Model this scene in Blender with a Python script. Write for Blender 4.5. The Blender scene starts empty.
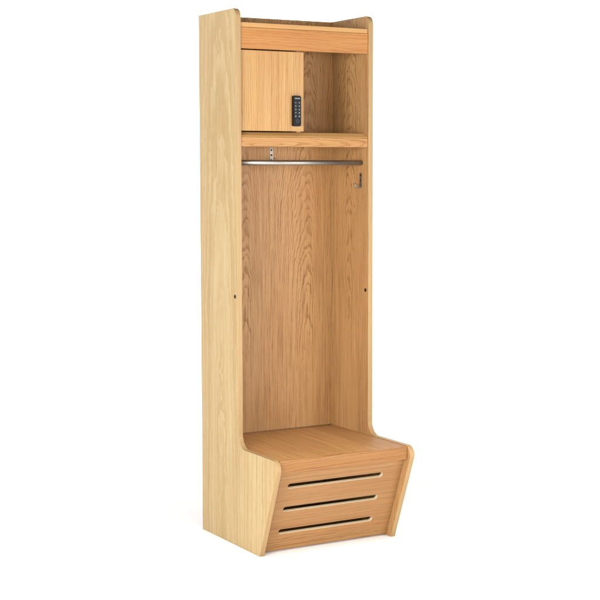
import bpy, bmesh, math
from mathutils import Vector, Matrix

scene = bpy.context.scene
COL = scene.collection

# ------------------------------------------------------------------ sizes (metres)
W, H, T = .610, 2.056, .0209          # outer width, height, side panel thickness
D, B, F = .322, .6415, .4906          # depth at the top, at the seat tip, at the foot
ZT = .386                             # height of the seat tip
YB = .0456                            # front face of the back panel
WI = W - T
# the locker stands with its back towards +Y and its front towards -Y

# ------------------------------------------------------------------ materials
class N:
    """small node writer"""
    def __init__(s, name):
        s.m = bpy.data.materials.new(name); s.m.use_nodes = True
        s.t = s.m.node_tree; s.t.nodes.clear()
        s.out = s.t.nodes.new('ShaderNodeOutputMaterial')
        s.b = s.t.nodes.new('ShaderNodeBsdfPrincipled')
        s.t.links.new(s.b.outputs[0], s.out.inputs[0])
    def put(s, sock, v):
        if v is None: return
        if hasattr(v, 'is_output'): s.t.links.new(v, sock)
        else: sock.default_value = v
    def math(s, op, a, b=None, c=None, clamp=False):
        n = s.t.nodes.new('ShaderNodeMath'); n.operation = op; n.use_clamp = clamp
        for i, v in enumerate((a, b, c)): s.put(n.inputs[i], v)
        return n.outputs[0]
    def noise(s, vec, scale, detail=2, rough=.5, dist=0):
        n = s.t.nodes.new('ShaderNodeTexNoise'); s.put(n.inputs['Vector'], vec)
        n.inputs['Scale'].default_value = scale; n.inputs['Detail'].default_value = detail
        n.inputs['Roughness'].default_value = rough; n.inputs['Distortion'].default_value = dist
        return n.outputs['Fac']
    def comb(s, x, y, z):
        n = s.t.nodes.new('ShaderNodeCombineXYZ')
        for i, v in enumerate((x, y, z)): s.put(n.inputs[i], v)
        return n.outputs[0]
    def mix(s, f, a, b, mode='MIX'):
        n = s.t.nodes.new('ShaderNodeMix'); n.data_type = 'RGBA'; n.blend_type = mode
        s.put(n.inputs[0], f); s.put(n.inputs[6], a); s.put(n.inputs[7], b)
        return n.outputs[2]
    def rng(s, v, a, b, c, d, smooth=True):
        n = s.t.nodes.new('ShaderNodeMapRange'); n.interpolation_type = 'SMOOTHSTEP' if smooth else 'LINEAR'
        s.put(n.inputs[0], v)
        for i, x in enumerate((a, b, c, d)): n.inputs[i+1].default_value = x
        return n.outputs[0]

K = (.62, .565, .435)                                   # oiled oak is darker than the bright studio makes it look
def c4(c): return (c[0], c[1], c[2], 1)

def wood(name, along, across, u0, light, dark, d0=.06, a0=0, taper=.10, ring=.007, warp=.012,
         board=0, contrast=1., pore=1., rough=.42, line=.55, seed=0., tilt=None, blotch=.25, boardvar=.12,
         leaf=0, skew=1., dmin=None, straight=False, streak=.55, fade=None):
    """flat-sawn timber: growth rings round a pith line are cut by the surface, so cathedrals and straight grain
    come out of the same field; fine pores run along the grain."""
    light = [c*k for c, k in zip(light, K)]; dark = [c*k for c, k in zip(dark, K)]
    n = N(name)
    tc = n.t.nodes.new('ShaderNodeTexCoord')
    vec = tc.outputs['Object']
    if tilt:                                   # turn the coordinates about X so that the board lies flat
        mp = n.t.nodes.new('ShaderNodeVectorRotate'); mp.rotation_type = 'X_AXIS'
        n.put(mp.inputs['Vector'], vec); mp.inputs['Angle'].default_value = tilt; vec = mp.outputs[0]
    sp = n.t.nodes.new('ShaderNodeSeparateXYZ'); n.put(sp.inputs[0], vec)
    ax = {'X': sp.outputs[0], 'Y': sp.outputs[1], 'Z': sp.outputs[2]}
    rest = [k for k in 'XYZ' if k not in (along, across)][0]
    a, u, d = ax[along], ax[across], ax[rest]
    tone = None
    if board:
        bi = n.math('FLOOR', n.math('DIVIDE', n.math('ADD', u, 10 + seed), board))
        wn = n.t.nodes.new('ShaderNodeTexWhiteNoise'); wn.noise_dimensions = '1D'; n.put(wn.inputs['W'], bi)
        rnd = wn.outputs['Value']
        wn2 = n.t.nodes.new('ShaderNodeTexWhiteNoise'); wn2.noise_dimensions = '1D'; n.put(wn2.inputs['W'], n.math('ADD', bi, .37))
        centre = n.math('MULTIPLY', n.math('ADD', bi, n.math('ADD', n.math('MULTIPLY', rnd, 1.6), (1.6 if straight else -.3))), board)
        uu = n.math('SUBTRACT', n.math('ADD', u, 10 + seed), centre)
        aa = n.math('ADD', a, n.math('MULTIPLY', rnd, 7.3))
        ddx = n.math('MULTIPLY', wn2.outputs['Value'], .05)
        tone = wn2.outputs['Value']
    else:
        uu = n.math('SUBTRACT', u, u0)
        if leaf:                               # slip-matched veneer leaves: the figure comes again each leaf
            uu = n.math('SUBTRACT', n.math('MULTIPLY', n.math('FRACT', n.math('ADD', n.math('DIVIDE', uu, leaf), .72)), leaf), .72*leaf)
            u = n.math('ADD', uu, 1.)
        if skew != 1.:
            uu = n.math('ADD', uu, n.math('MULTIPLY', n.math('MAXIMUM', uu, 0.), skew-1.))
        aa = n.math('ADD', a, seed*3.1); ddx = None
    # slow wander of the rings along the trunk
    wv = n.comb(n.math('MULTIPLY', u, 3.0), n.math('MULTIPLY', aa, 1.3), n.math('ADD', n.math('MULTIPLY', d, 3.), seed))
    w1 = n.math('SUBTRACT', n.noise(wv, 1.6, 2, .5), .5)
    w2v = n.comb(n.math('MULTIPLY', u, 14.), n.math('MULTIPLY', aa, 5.), n.math('ADD', d, seed + 3))
    w2 = n.math('SUBTRACT', n.noise(w2v, 1.6, 3, .55), .5)
    w3v = n.comb(n.math('MULTIPLY', u, 60.), n.math('MULTIPLY', aa, 14.), n.math('ADD', d, seed + 7))
    w3 = n.math('SUBTRACT', n.noise(w3v, 1.5, 2, .5), .5)
    uu = n.math('ADD', uu, n.math('MULTIPLY', w1, warp*4))
    dd = n.math('ADD', d0, n.math('MULTIPLY', n.math('SUBTRACT', a, a0), taper))
    if dmin is not None: dd = n.math('SMOOTH_MAX', dd, n.math('ADD', n.math('MULTIPLY', a, .028), dmin), .03)
    if ddx is not None: dd = n.math('ADD', dd, ddx)
    dd = n.math('ADD', dd, n.math('MULTIPLY', w2, warp*2.2))
    r = n.math('SQRT', n.math('ADD', n.math('MULTIPLY', uu, uu), n.math('MULTIPLY', dd, dd)))
    r = n.math('ADD', r, n.math('MULTIPLY', w3, ring*.75))
    # rings are not evenly wide
    rv = n.math('ADD', n.math('DIVIDE', r, ring), n.math('MULTIPLY', n.noise(n.comb(n.math('MULTIPLY', r, 30.), seed, 0.), 1., 2), 2.2))
    fr = n.math('FRACT', rv)
    early = n.rng(fr, 0., line, 1., 0.)                      # porous, darker start of each year
    early2 = n.rng(fr, .90, 1., 0., 1.)
    grain = n.math('MAXIMUM', early, early2)
    yr = n.t.nodes.new('ShaderNodeTexWhiteNoise'); yr.noise_dimensions = '1D'; n.put(yr.inputs['W'], n.math('FLOOR', rv))
    grain = n.math('MULTIPLY', grain, n.math('ADD', n.math('MULTIPLY', yr.outputs['Value'], .55), .5))
    if fade:                                   # below the figure the veneer is plain
        keep = n.math('MAXIMUM', n.rng(a, fade[0], fade[1], .12, 1.), n.rng(n.math('ABSOLUTE', uu), .03, .085, 0., 1.))
        grain = n.math('MULTIPLY', grain, keep)
    # pores and fibres
    pv = n.comb(n.math('MULTIPLY', u, 420.), n.math('MULTIPLY', aa, 13.), n.math('MULTIPLY', d, 420.))
    p = n.noise(pv, 1., 2, .6)
    fib = n.comb(n.math('MULTIPLY', u, 150.), n.math('MULTIPLY', aa, 4.), n.math('MULTIPLY', d, 150.))
    f = n.noise(fib, 1., 2, .6)
    pores = n.rng(p, .52, .70, 0., 1.)
    pg = n.math('MULTIPLY', pores, n.math('ADD', n.math('MULTIPLY', grain, .75), .25))
    fac = n.math('ADD', n.math('MULTIPLY', grain, .62*contrast), n.math('MULTIPLY', pg, .42*pore))
    fac = n.math('ADD', fac, n.math('MULTIPLY', n.math('SUBTRACT', f, .5), .9*pore), clamp=True)
    col = n.mix(fac, c4(light), c4(dark))
    # slow drift of colour, a little redder or paler
    bl = n.noise(n.comb(n.math('MULTIPLY', u, 9.), n.math('MULTIPLY', aa, 1.6), n.math('ADD', d, seed)), 1.2, 3, .55)
    col = n.mix(n.math('MULTIPLY', n.rng(bl, .35, .7, 0., 1.), blotch), col, c4((light[0]*.86, light[1]*.74, light[2]*.66)))
    # broad streaks along the grain: some fibres yellower and paler, some pinker
    s1 = n.noise(n.comb(n.math('MULTIPLY', u, 42.), n.math('MULTIPLY', aa, 1.5), n.math('ADD', n.math('MULTIPLY', d, 10.), seed + 21)), 1., 3, .6)
    s2 = n.noise(n.comb(n.math('MULTIPLY', u, 85.), n.math('MULTIPLY', aa, 2.6), n.math('ADD', n.math('MULTIPLY', d, 10.), seed + 35)), 1., 2, .6)
    col = n.mix(n.math('MULTIPLY', n.rng(s1, .42, .68, 0., 1.), streak), col, n.mix(1., col, (.93, .84, .76, 1), 'MULTIPLY'))
    col = n.mix(n.math('MULTIPLY', n.rng(s2, .45, .70, 0., 1.), streak), col, n.mix(1., col, (1.07, 1.09, 1.02, 1), 'MULTIPLY'))
    col = n.mix(n.math('MULTIPLY', n.rng(s2, .30, .45, 1., 0.), streak), col, n.mix(1., col, (.88, .86, .80, 1), 'MULTIPLY'))
    if tone is not None:
        col = n.mix(n.math('MULTIPLY', tone, boardvar*2), col, c4((light[0]*.70, light[1]*.64, light[2]*.58)))
        e = n.math('FRACT', n.math('DIVIDE', n.math('ADD', u, 10 + seed), board))
        seam = n.math('LESS_THAN', e, .0012/board)
        col = n.mix(n.math('MULTIPLY', seam, .55), col, c4((dark[0]*.5, dark[1]*.5, dark[2]*.5)))
    n.put(n.b.inputs['Base Color'], col)
    n.put(n.b.inputs['Roughness'], n.math('ADD', n.math('MULTIPLY', fac, .18), rough))
    n.b.inputs['Specular IOR Level'].default_value = .22
    bp = n.t.nodes.new('ShaderNodeBump'); bp.inputs['Strength'].default_value = .12; bp.inputs['Distance'].default_value = .001
    n.put(bp.inputs['Height'], n.math('SUBTRACT', 1., fac)); n.put(n.b.inputs['Normal'], bp.outputs[0])
    return n.m

def plain(name, col, rough=.5, metal=0., var=.06, scale=120., spec=.5):
    n = N(name)
    tc = n.t.nodes.new('ShaderNodeTexCoord')
    f = n.noise(tc.outputs['Object'], scale, 3)
    n.put(n.b.inputs['Base Color'], n.mix(f, c4([c*(1-var) for c in col]), c4([min(1, c*(1+var)) for c in col])))
    n.put(n.b.inputs['Roughness'], n.math('ADD', n.math('MULTIPLY', f, .12), rough - .06))
    n.b.inputs['Metallic'].default_value = metal
    n.b.inputs['Specular IOR Level'].default_value = spec
    return n.m

OAK_L, OAK_D = (.49, .294, .153), (.235, .108, .044)
M = {}
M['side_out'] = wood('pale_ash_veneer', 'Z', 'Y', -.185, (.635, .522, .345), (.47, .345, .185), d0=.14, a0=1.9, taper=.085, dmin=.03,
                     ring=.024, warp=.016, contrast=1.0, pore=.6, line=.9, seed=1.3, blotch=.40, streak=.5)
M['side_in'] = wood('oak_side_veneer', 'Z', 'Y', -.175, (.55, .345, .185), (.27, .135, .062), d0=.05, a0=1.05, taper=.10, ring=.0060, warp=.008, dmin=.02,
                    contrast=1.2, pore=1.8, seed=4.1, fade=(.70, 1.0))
M['edge'] = wood('oak_edge_band', 'Z', 'X', .9, (.43, .315, .19), (.34, .22, .12), d0=.2, taper=.02, ring=.012, contrast=.5, pore=.5, seed=2.)
M['back'] = wood('oak_back_veneer', 'Z', 'X', .476, OAK_L, OAK_D, d0=.115, a0=1.25, taper=.125, ring=.0064, warp=.009, seed=7.7,
                 leaf=.29, skew=1.9, dmin=.05, contrast=1.2, line=.58, pore=1.9, fade=(.52, .85))
M['rail'] = wood('oak_rail', 'X', 'Z', 1.87, (.49, .245, .095), (.36, .16, .055), d0=.05, a0=.1, taper=.03, ring=.010, contrast=1.1, seed=3.4, pore=1.8, warp=.007)
M['shelf_rail'] = wood('oak_shelf_rail', 'X', 'Z', 1.55, (.47, .27, .115), (.31, .15, .055), d0=.02, a0=.42, taper=.07, ring=.006, contrast=1.2, seed=9.2, pore=1.2, warp=.006)
M['lip'] = wood('oak_lipping', 'X', 'Z', 1.2, (.56, .35, .17), (.46, .26, .11), d0=.1, taper=.03, ring=.010, contrast=.5, pore=.6, seed=5.5)
M['door'] = wood('oak_door_veneer', 'Z', 'X', .62, (.51, .33, .17), (.38, .22, .095), d0=.16, a0=1.7, taper=.03, ring=.008, warp=.006, contrast=1.2, seed=6.6, line=.75, pore=1.8, streak=.9)
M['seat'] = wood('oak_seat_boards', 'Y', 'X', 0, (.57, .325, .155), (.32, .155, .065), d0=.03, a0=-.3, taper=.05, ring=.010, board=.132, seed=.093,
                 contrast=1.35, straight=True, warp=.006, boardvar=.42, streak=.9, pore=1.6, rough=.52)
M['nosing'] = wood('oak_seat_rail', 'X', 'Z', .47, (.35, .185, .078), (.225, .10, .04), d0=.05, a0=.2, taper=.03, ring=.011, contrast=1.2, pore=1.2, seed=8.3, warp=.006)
SLANT = math.atan2(B-F, ZT)
M['front'] = wood('oak_front_boards', 'X', 'Z', 0, (.42, .245, .124), (.25, .122, .052), d0=.03, a0=.3, taper=.035, ring=.013, board=.122, seed=.0, warp=.006,
                  contrast=.9, pore=1.7, streak=1., tilt=-SLANT, boardvar=.42, straight=True)
M['raw'] = plain('pale_routed_edge', (.42, .33, .21), .6, var=.12, scale=60)
M['inside'] = wood('oak_plain_panel', 'X', 'Y', .3, OAK_L, OAK_D, d0=.06, taper=.06, ring=.008, seed=12.)
M['steel'] = plain('brushed_steel', (.30, .275, .245), .45, 1., .05, 300)
M['hook'] = plain('satin_nickel', (.24, .22, .19), .5, 1., .06, 300)
M['dark'] = plain('dark_screw_metal', (.012, .009, .007), .6, 0., .2, 300, .2)
M['black'] = plain('black_lock_plastic', (.006, .0065, .0065), .5, 0, .15, 300, .12)
M['key'] = plain('black_key_plastic', (.010, .011, .012), .42, 0, .15, 300, .15)
M['blue'] = plain('dark_blue_lock_core', (.010, .014, .026), .4, 0, .15, 300, .15)
M['print'] = plain('grey_key_print', (.30, .32, .31), .5, 0, .05, 300)
M['white'] = plain('white_paper_sweep', (.86, .86, .86), .8, 0, .006, 3., spec=.1)

# ------------------------------------------------------------------ mesh helpers
def link(name, bm, mats, parent=None, smooth=False):
    bmesh.ops.recalc_face_normals(bm, faces=bm.faces)
    me = bpy.data.meshes.new(name); bm.to_mesh(me); bm.free()
    o = bpy.data.objects.new(name, me); COL.objects.link(o)
    for m in (mats if isinstance(mats, (list, tuple)) else [mats]): me.materials.append(m)
    if smooth:
        for p in me.polygons: p.use_smooth = True
    if parent: o.parent = parent
    return o

def box(bm, x0, x1, y0, y1, z0, z1, bev=.0015, seg=2, mat=0):
    vs = [bm.verts.new((x, y, z)) for x in (x0, x1) for y in (y0, y1) for z in (z0, z1)]
    q = [(0,1,3,2), (4,6,7,5), (0,4,5,1), (2,3,7,6), (0,2,6,4), (1,5,7,3)]
    fs = [bm.faces.new([vs[i] for i in f]) for f in q]
    for f in fs: f.material_index = mat
    if bev:
        es = list({e for f in fs for e in f.edges})
        bmesh.ops.bevel(bm, geom=es, offset=bev, segments=seg, profile=.5, affect='EDGES')
    return bm

def fillet(pts):
    """pts: (y, z, radius) -> list of points with the corners rounded"""
    out = []; n = len(pts)
    for i, (x, y, r) in enumerate(pts):
        p = Vector((x, y)); a = Vector(pts[i-1][:2]); b = Vector(pts[(i+1) % n][:2])
        if r <= 0: out.append(p); continue
        u = (a-p).normalized(); v = (b-p).normalized(); ang = u.angle(v)
        t = r/math.tan(ang/2); c = p + (u+v).normalized()*(r/math.sin(ang/2))
        s, e = p+u*t, p+v*t
        a0 = math.atan2(*(s-c).yx); a1 = math.atan2(*(e-c).yx); da = (a1-a0+math.pi) % (2*math.pi) - math.pi
        k = 10
        out += [c + Vector((math.cos(a0+da*j/k), math.sin(a0+da*j/k)))*r for j in range(k+1)]
    return out

def tube(bm, pts, r, seg=20, mat=0, caps=True):
    rings = []
    prev = None
    for i, p in enumerate(pts):
        p = Vector(p); a = Vector(pts[max(i-1, 0)]); b = Vector(pts[min(i+1, len(pts)-1)])
        d = (b-a).normalized()
        up = Vector((0, 0, 1)) if abs(d.z) < .9 else Vector((0, 1, 0))
        if prev is not None and abs(prev.dot(d)) < .95: up = prev
        s = d.cross(up).normalized(); up = s.cross(d).normalized(); prev = up
        rr = r[i] if isinstance(r, (list, tuple)) else r
        rings.append([bm.verts.new(p + (s*math.cos(2*math.pi*k/seg) + up*math.sin(2*math.pi*k/seg))*rr) for k in range(seg)])
    for a, b in zip(rings, rings[1:]):
        for k in range(seg):
            f = bm.faces.new((a[k], a[(k+1) % seg], b[(k+1) % seg], b[k])); f.material_index = mat; f.smooth = True
    if caps:
        for rg in (rings[0], rings[-1]): bm.faces.new(rg).material_index = mat
    return bm

# ------------------------------------------------------------------ the locker
root = bpy.data.objects.new('open_locker', None); COL.objects.link(root)
root.empty_display_size = .2
root['label'] = 'tall pale oak open locker with hanging rod, keypad cubby door and slotted seat bench'
root['category'] = 'locker'

# side panels: one outline, edge band on the narrow faces, veneer outside and inside
OUT = [(0, 0, 0), (0, H, 0), (D, H, .032), (D, ZT + .0005, .052), (B, ZT, .036), (F, 0, .004)]
def side_panel(x0, outer_neg):
    bm = bmesh.new()
    pts = fillet(OUT)
    lo = [bm.verts.new((x0, -p.x, p.y)) for p in pts]
    hi = [bm.verts.new((x0+T, -p.x, p.y)) for p in pts]
    fa = bm.faces.new(lo); fb = bm.faces.new(hi[::-1])
    n = len(pts); es = list(fa.edges) + list(fb.edges)
    for i in range(n):
        bm.faces.new((lo[i], hi[i], hi[(i+1) % n], lo[(i+1) % n]))
    bmesh.ops.recalc_face_normals(bm, faces=bm.faces)
    bmesh.ops.bevel(bm, geom=es, offset=.0022, segments=3, profile=.5, affect='EDGES')
    bm.normal_update()
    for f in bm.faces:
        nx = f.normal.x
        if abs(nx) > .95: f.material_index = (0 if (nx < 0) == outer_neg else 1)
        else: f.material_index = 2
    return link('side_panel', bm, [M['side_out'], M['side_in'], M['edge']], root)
left = side_panel(0, True)
right = side_panel(W - T, False)

def bolt(parent, x, s):
    """barrel of the connector bolt let into the panel; s is the side it shows on"""
    bm = bmesh.new()
    tube(bm, [(x - s*.006, -.301, .969), (x + s*.0012, -.301, .969), (x + s*.0018, -.301, .969)], [.0072, .0072, .0060], 20)
    tube(bm, [(x + s*.0019, -.301, .969), (x + s*.0021, -.301, .969)], .0035, 6, 1)
    return link('connector_bolt', bm, [M['dark'], M['black']], parent)
bolt(left, 0, -1); bolt(right, WI, -1)

G = .0006                                # hair gap of the joints
bm = box(bmesh.new(), T-.002, WI+.002, -YB, -YB+.012, .3856, H-.002, .001)
link('back_panel', bm, M['back'], root)
bm = box(bmesh.new(), T+G, WI-G, -.018, -.006, .004, .42, .001)  # unseen panel added so no light leaks into the bench from behind
link('added_base_back', bm, M['inside'], root)
bm = box(bmesh.new(), T+G, WI-G, -.452, -.0185, .012, .027, .001)  # unseen bottom added to cover the white floor and keep the slots dark
link('added_base', bm, M['inside'], root)

# top of the cubby: panel with its rail below the front edge
YR = .3145
bm = box(bmesh.new(), T+G, WI-G, -YR, -YB-G, 1.9862, 2.0045, .0022)
link('top_panel', bm, M['lip'], root)
bm = box(bmesh.new(), T+G, WI-G, -YR-.0018, -YR+.019, 1.9065, 1.9856, .0016)
link('top_rail', bm, M['rail'], root)

# shelf with a sloping front lip, rail below
bm = bmesh.new()
prof = [(-YB-G, 1.5765), (-YB-G, 1.5945), (-.292, 1.5945), (-YR+.001, 1.5795), (-YR, 1.5765)]
a = [bm.verts.new((T+G, y, z)) for y, z in prof]; b = [bm.verts.new((WI-G, y, z)) for y, z in prof]
bm.faces.new(a); bm.faces.new(b[::-1])
for i in range(5): bm.faces.new((a[i], b[i], b[(i+1) % 5], a[(i+1) % 5]))
bmesh.ops.bevel(bm, geom=[e for e in bm.edges if abs(e.verts[0].co.x-e.verts[1].co.x) > .1], offset=.0012, segments=2, profile=.5, affect='EDGES')
link('shelf', bm, M['lip'], root)
bm = box(bmesh.new(), T+G, WI-G, -YR-.0018, -YR+.019, 1.5395, 1.5759, .0016)
link('shelf_rail', bm, M['shelf_rail'], root)

# divider and lock door
bm = box(bmesh.new(), .2775, .2965, -.2900, -YB-G, 1.5955, 1.9856, .001)
link('divider', bm, M['inside'], root)
bm = box(bmesh.new(), T+.003, .2985, -.3105, -.2915, 1.5990, 1.9020, .0012)
door = link('door', bm, M['door'], root)

# keypad lock on the door
def rounded_rect(w, h, r, k=6):
    pts = []
    for cx, cy, a0 in ((w/2-r, h/2-r, 0), (-w/2+r, h/2-r, 90), (-w/2+r, -h/2+r, 180), (w/2-r, -h/2+r, 270)):
        for j in range(k+1):
            a = math.radians(a0 + 90*j/k); pts.append((cx+r*math.cos(a), cy+r*math.sin(a)))
    return pts
def slab(bm, cx, cz, w, h, r, y0, y1, bev=0, mat=0):
    p = rounded_rect(w, h, r)
    a = [bm.verts.new((cx+x, y0, cz+z)) for x, z in p]; b = [bm.verts.new((cx+x, y1, cz+z)) for x, z in p]
    f1 = bm.faces.new(b); n = len(p); fs = [f1, bm.faces.new(a[::-1])]
    fs += [bm.faces.new((a[i], b[i], b[(i+1) % n], a[(i+1) % n])) for i in range(n)]
    for f in fs: f.material_index = mat
    if bev: bmesh.ops.bevel(bm, geom=list(f1.edges), offset=bev, segments=3, profile=.5, affect='EDGES')
def text_into(bm, s, x, y, z, size, mat):
    cu = bpy.data.curves.new('print', 'FONT'); cu.body = s; cu.size = size; cu.align_x = 'CENTER'; cu.align_y = 'CENTER'; cu.extrude = .00008
    o = bpy.data.objects.new('print', cu); COL.objects.link(o)
    bpy.context.view_layer.update()
    ev = o.evaluated_get(bpy.context.evaluated_depsgraph_get()); me = ev.to_mesh()
    me2 = me.copy(); ev.to_mesh_clear()
    for p in me2.polygons: p.material_index = mat          # the print's own slot
    me2.transform(Matrix.Translation((x, y, z)) @ Matrix.Rotation(math.pi/2, 4, 'X'))
    bm.from_mesh(me2)
    bpy.data.objects.remove(o); bpy.data.curves.remove(cu); bpy.data.meshes.remove(me2)
LX, LZ = .2618, 1.6765
bm = bmesh.new()
slab(bm, LX, LZ, .0325, .117, .0055, -.3106, -.3255, .0025, 0)
slab(bm, LX, LZ+.0475, .0270, .0090, .0015, -.3254, -.3258, 0, 1)
keys = '1234567890'
for i, ch in enumerate(keys):
    kx = LX + (-.0078 if i % 2 == 0 else .0078); kz = LZ + .0315 - (i//2)*.0131
    slab(bm, kx, kz, .0125, .0098, .002, -.3254, -.3263, .0004, 1)
    text_into(bm, ch, kx, -.32645, kz, .0078, 3)
tube(bm, [(LX, -.3250, LZ-.0385), (LX, -.3264, LZ-.0385), (LX, -.3267, LZ-.0385)], [.0088, .0088, .0080], 24, 2)
tube(bm, [(LX, -.3266, LZ-.0385), (LX, -.3269, LZ-.0385)], [.0035, .0032], 16, 0)
for k in range(5):                                   # worn, unreadable print above the keys
    slab(bm, LX - .0088 + k*.0044, LZ+.0475, .0030, .0026, .0006, -.3258, -.3260, 0, 3)
link('keypad_lock', bm, [M['black'], M['key'], M['blue'], M['print']], door)

# hanging rod
bm = bmesh.new()
tube(bm, [(T+G, -.2699, 1.4788), (WI-G, -.2699, 1.4788)], .0102, 32)
link('hanging_rod', bm, M['steel'], root)

# coat hooks: a flat plate with a prong bent out of its lower end
def hook_proto():
    bm = bmesh.new()
    # local frame: plate in the XZ plane, wall at y=0, prong comes out along -Y
    slab(bm, 0, .029, .0150, .058, .003, -.0002, -.0022, .0006, 0)
    tube(bm, [(0, -.0015, .010), (0, -.006, .0035), (0, -.014, .0005), (0, -.022, .0025), (0, -.028, .0090), (0, -.0305, .0165)],
         [.0036, .0036, .0034, .0033, .0033, .0038], 14)
    return bm
def hook(M4):
    bm = hook_proto(); bm.transform(M4)
    o = link('coat_hook', bm, M['hook'], root)
    for z in (.049, .029):
        b2 = bmesh.new()
        tube(b2, [(0, -.0020, z), (0, -.0032, z), (0, -.0038, z)], [.0040, .0038, .0022], 16)
        b2.transform(M4); link('screw', b2, M['dark'], o)
hook(Matrix.Translation((.2985, -YB, 1.4815)))
hook(Matrix.Translation((WI, -.2655, 1.3795)) @ Matrix.Rotation(-math.pi/2, 4, 'Z'))
hook(Matrix.Translation((T, -.2655, 1.3795)) @ Matrix.Rotation(math.pi/2, 4, 'Z'))

# seat: boards running front to back, rail across the front
ZS, SF = .3832, .608
bm = box(bmesh.new(), T+.0015, WI-.0015, -(SF-.0125), -.0580, ZS-.022, ZS, .0012)
link('seat', bm, M['seat'], root)
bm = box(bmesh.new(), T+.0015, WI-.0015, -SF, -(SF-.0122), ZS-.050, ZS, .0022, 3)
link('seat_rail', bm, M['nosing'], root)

# slotted front, leaning forward at the top
FY, FZ = .4590, .0058
def front_panel():
    bm = bmesh.new()
    x0, x1, L, th, ch = T+.001, WI-.001, .3475, .0110, .0010
    def loop(pts, y): return [bm.verts.new((x, y, z)) for x, z in pts]
    def ring(vs): return [bm.edges.get((vs[i], vs[i-1])) or bm.edges.new((vs[i-1], vs[i])) for i in range(len(vs))]
    def strip(a, b, mat):
        for i in range(len(a)): bm.faces.new((a[i-1], a[i], b[i], b[i-1])).material_index = mat
    rect = [(x0, 0), (x1, 0), (x1, L), (x0, L)]
    slots = []
    for c in (.2890, .1860, .0852):
        mk = lambda g: [(.2910+x, c+z) for x, z in rounded_rect(.419+2*g, .0200+2*g, .0099+g, 8)]
        slots.append((mk(ch), mk(0)))
    fo, bo = loop(rect, 0), loop(rect, th)
    strip(fo, bo, 0)
    fe, be = ring(fo), ring(bo)
    for wide, tight in slots:
        a, b, c = loop(wide, 0), loop(tight, ch), loop(tight, th)
        strip(a, b, 1); strip(b, c, 1)               # eased rim, then the routed wall
        fe += ring(a); be += ring(c)
    bmesh.ops.triangle_fill(bm, use_beauty=True, edges=fe)
    bmesh.ops.triangle_fill(bm, use_beauty=True, edges=be)
    # lean: local z runs up the slope (forward and up)
    s = math.sin(SLANT); c = math.cos(SLANT)
    for v in bm.verts:
        z, y = v.co.z, v.co.y
        v.co = Vector((v.co.x, -FY - z*s + y*c, FZ + z*c + y*s))
    return link('slotted_front', bm, [M['front'], M['raw']], root)
front_panel()

# ------------------------------------------------------------------ white paper sweep
bm = bmesh.new()
prof = [(-14, 0), (2.2, 0)] + [(2.2+1.6*math.sin(a), 1.6-1.6*math.cos(a)) for a in [math.pi/2*k/16 for k in range(1, 17)]] + [(3.8, 7.5)]
a = [bm.verts.new((-9, y, z)) for y, z in prof]; b = [bm.verts.new((11, y, z)) for y, z in prof]
for i in range(len(prof)-1): bm.faces.new((a[i], b[i], b[i+1], a[i+1]))
o = link('floor', bm, M['white'], None, True); o['kind'] = 'structure'

# ------------------------------------------------------------------ light
w = bpy.data.worlds.new('World'); scene.world = w; w.use_nodes = True
bg = w.node_tree.nodes['Background']; bg.inputs[0].default_value = (1, .99, .975, 1); bg.inputs[1].default_value = .22

def softbox(name, loc, target, sx, sy, power, col=(1, 1, 1), spread=180):
    l = bpy.data.lights.new(name, 'AREA'); l.shape = 'RECTANGLE'; l.size = sx; l.size_y = sy; l.energy = power; l.color = col
    l.spread = math.radians(spread)
    o = bpy.data.objects.new(name, l); COL.objects.link(o); o.location = loc
    o.rotation_euler = (Vector(target)-Vector(loc)).to_track_quat('-Z', 'Y').to_euler()
softbox('front_softbox', (1.1, -6.6, 1.6), (1.1, -.2, 1.2), 9.4, 1.6, 130, (1, .97, .93))
softbox('side_softbox', (-3.5, -5.5, 1.5), (.2, -.2, 1.1), 2.0, 1.4, 200, (1, .98, .95))
softbox('left_softbox', (-3.6, -2.7, 1.5), (.2, -.2, 1.0), 1.6, 1.5, 225, (1, .98, .95))
softbox('fill_softbox', (1.9, -4.4, 1.35), (.4, -.1, 1.5), 2.8, 1.1, 135, (1, .97, .93))
softbox('added_backdrop_light', (2.0, 1.4, 4.8), (2.4, 3.4, 1.2), 8.0, 1.2, 225, spread=110)  # added light that bleaches the sweep behind the locker
softbox('added_floor_light', (.5, -2.4, 4.6), (.5, -2.35, 0), 5.6, 1.4, 62, spread=62)  # added overhead light to whiten the floor in front
softbox('added_seat_light', (.3, -1.45, 4.6), (.3, -1.40, 0), 1.0, .5, 17, spread=42)  # added narrow overhead light, only to brighten the seat

# ------------------------------------------------------------------ camera
cd = bpy.data.cameras.new('Camera'); cam = bpy.data.objects.new('Camera', cd); COL.objects.link(cam)
cam.matrix_world = (Matrix.Translation((-2.47944, -5.13146, 1.44619)) @ Matrix.Rotation(-.51987, 4, 'Z')
                    @ Matrix.Rotation(math.pi/2 - .09016, 4, 'X') @ Matrix.Rotation(-.00205, 4, 'Z'))
cd.sensor_width = 36; cd.lens = 36*1426.41/600; cd.clip_start = .05; cd.clip_end = 100
scene.camera = cam

vs = scene.view_settings
vs.view_transform = 'Standard'; vs.look = 'None'; vs.gamma = 1; vs.exposure = 0
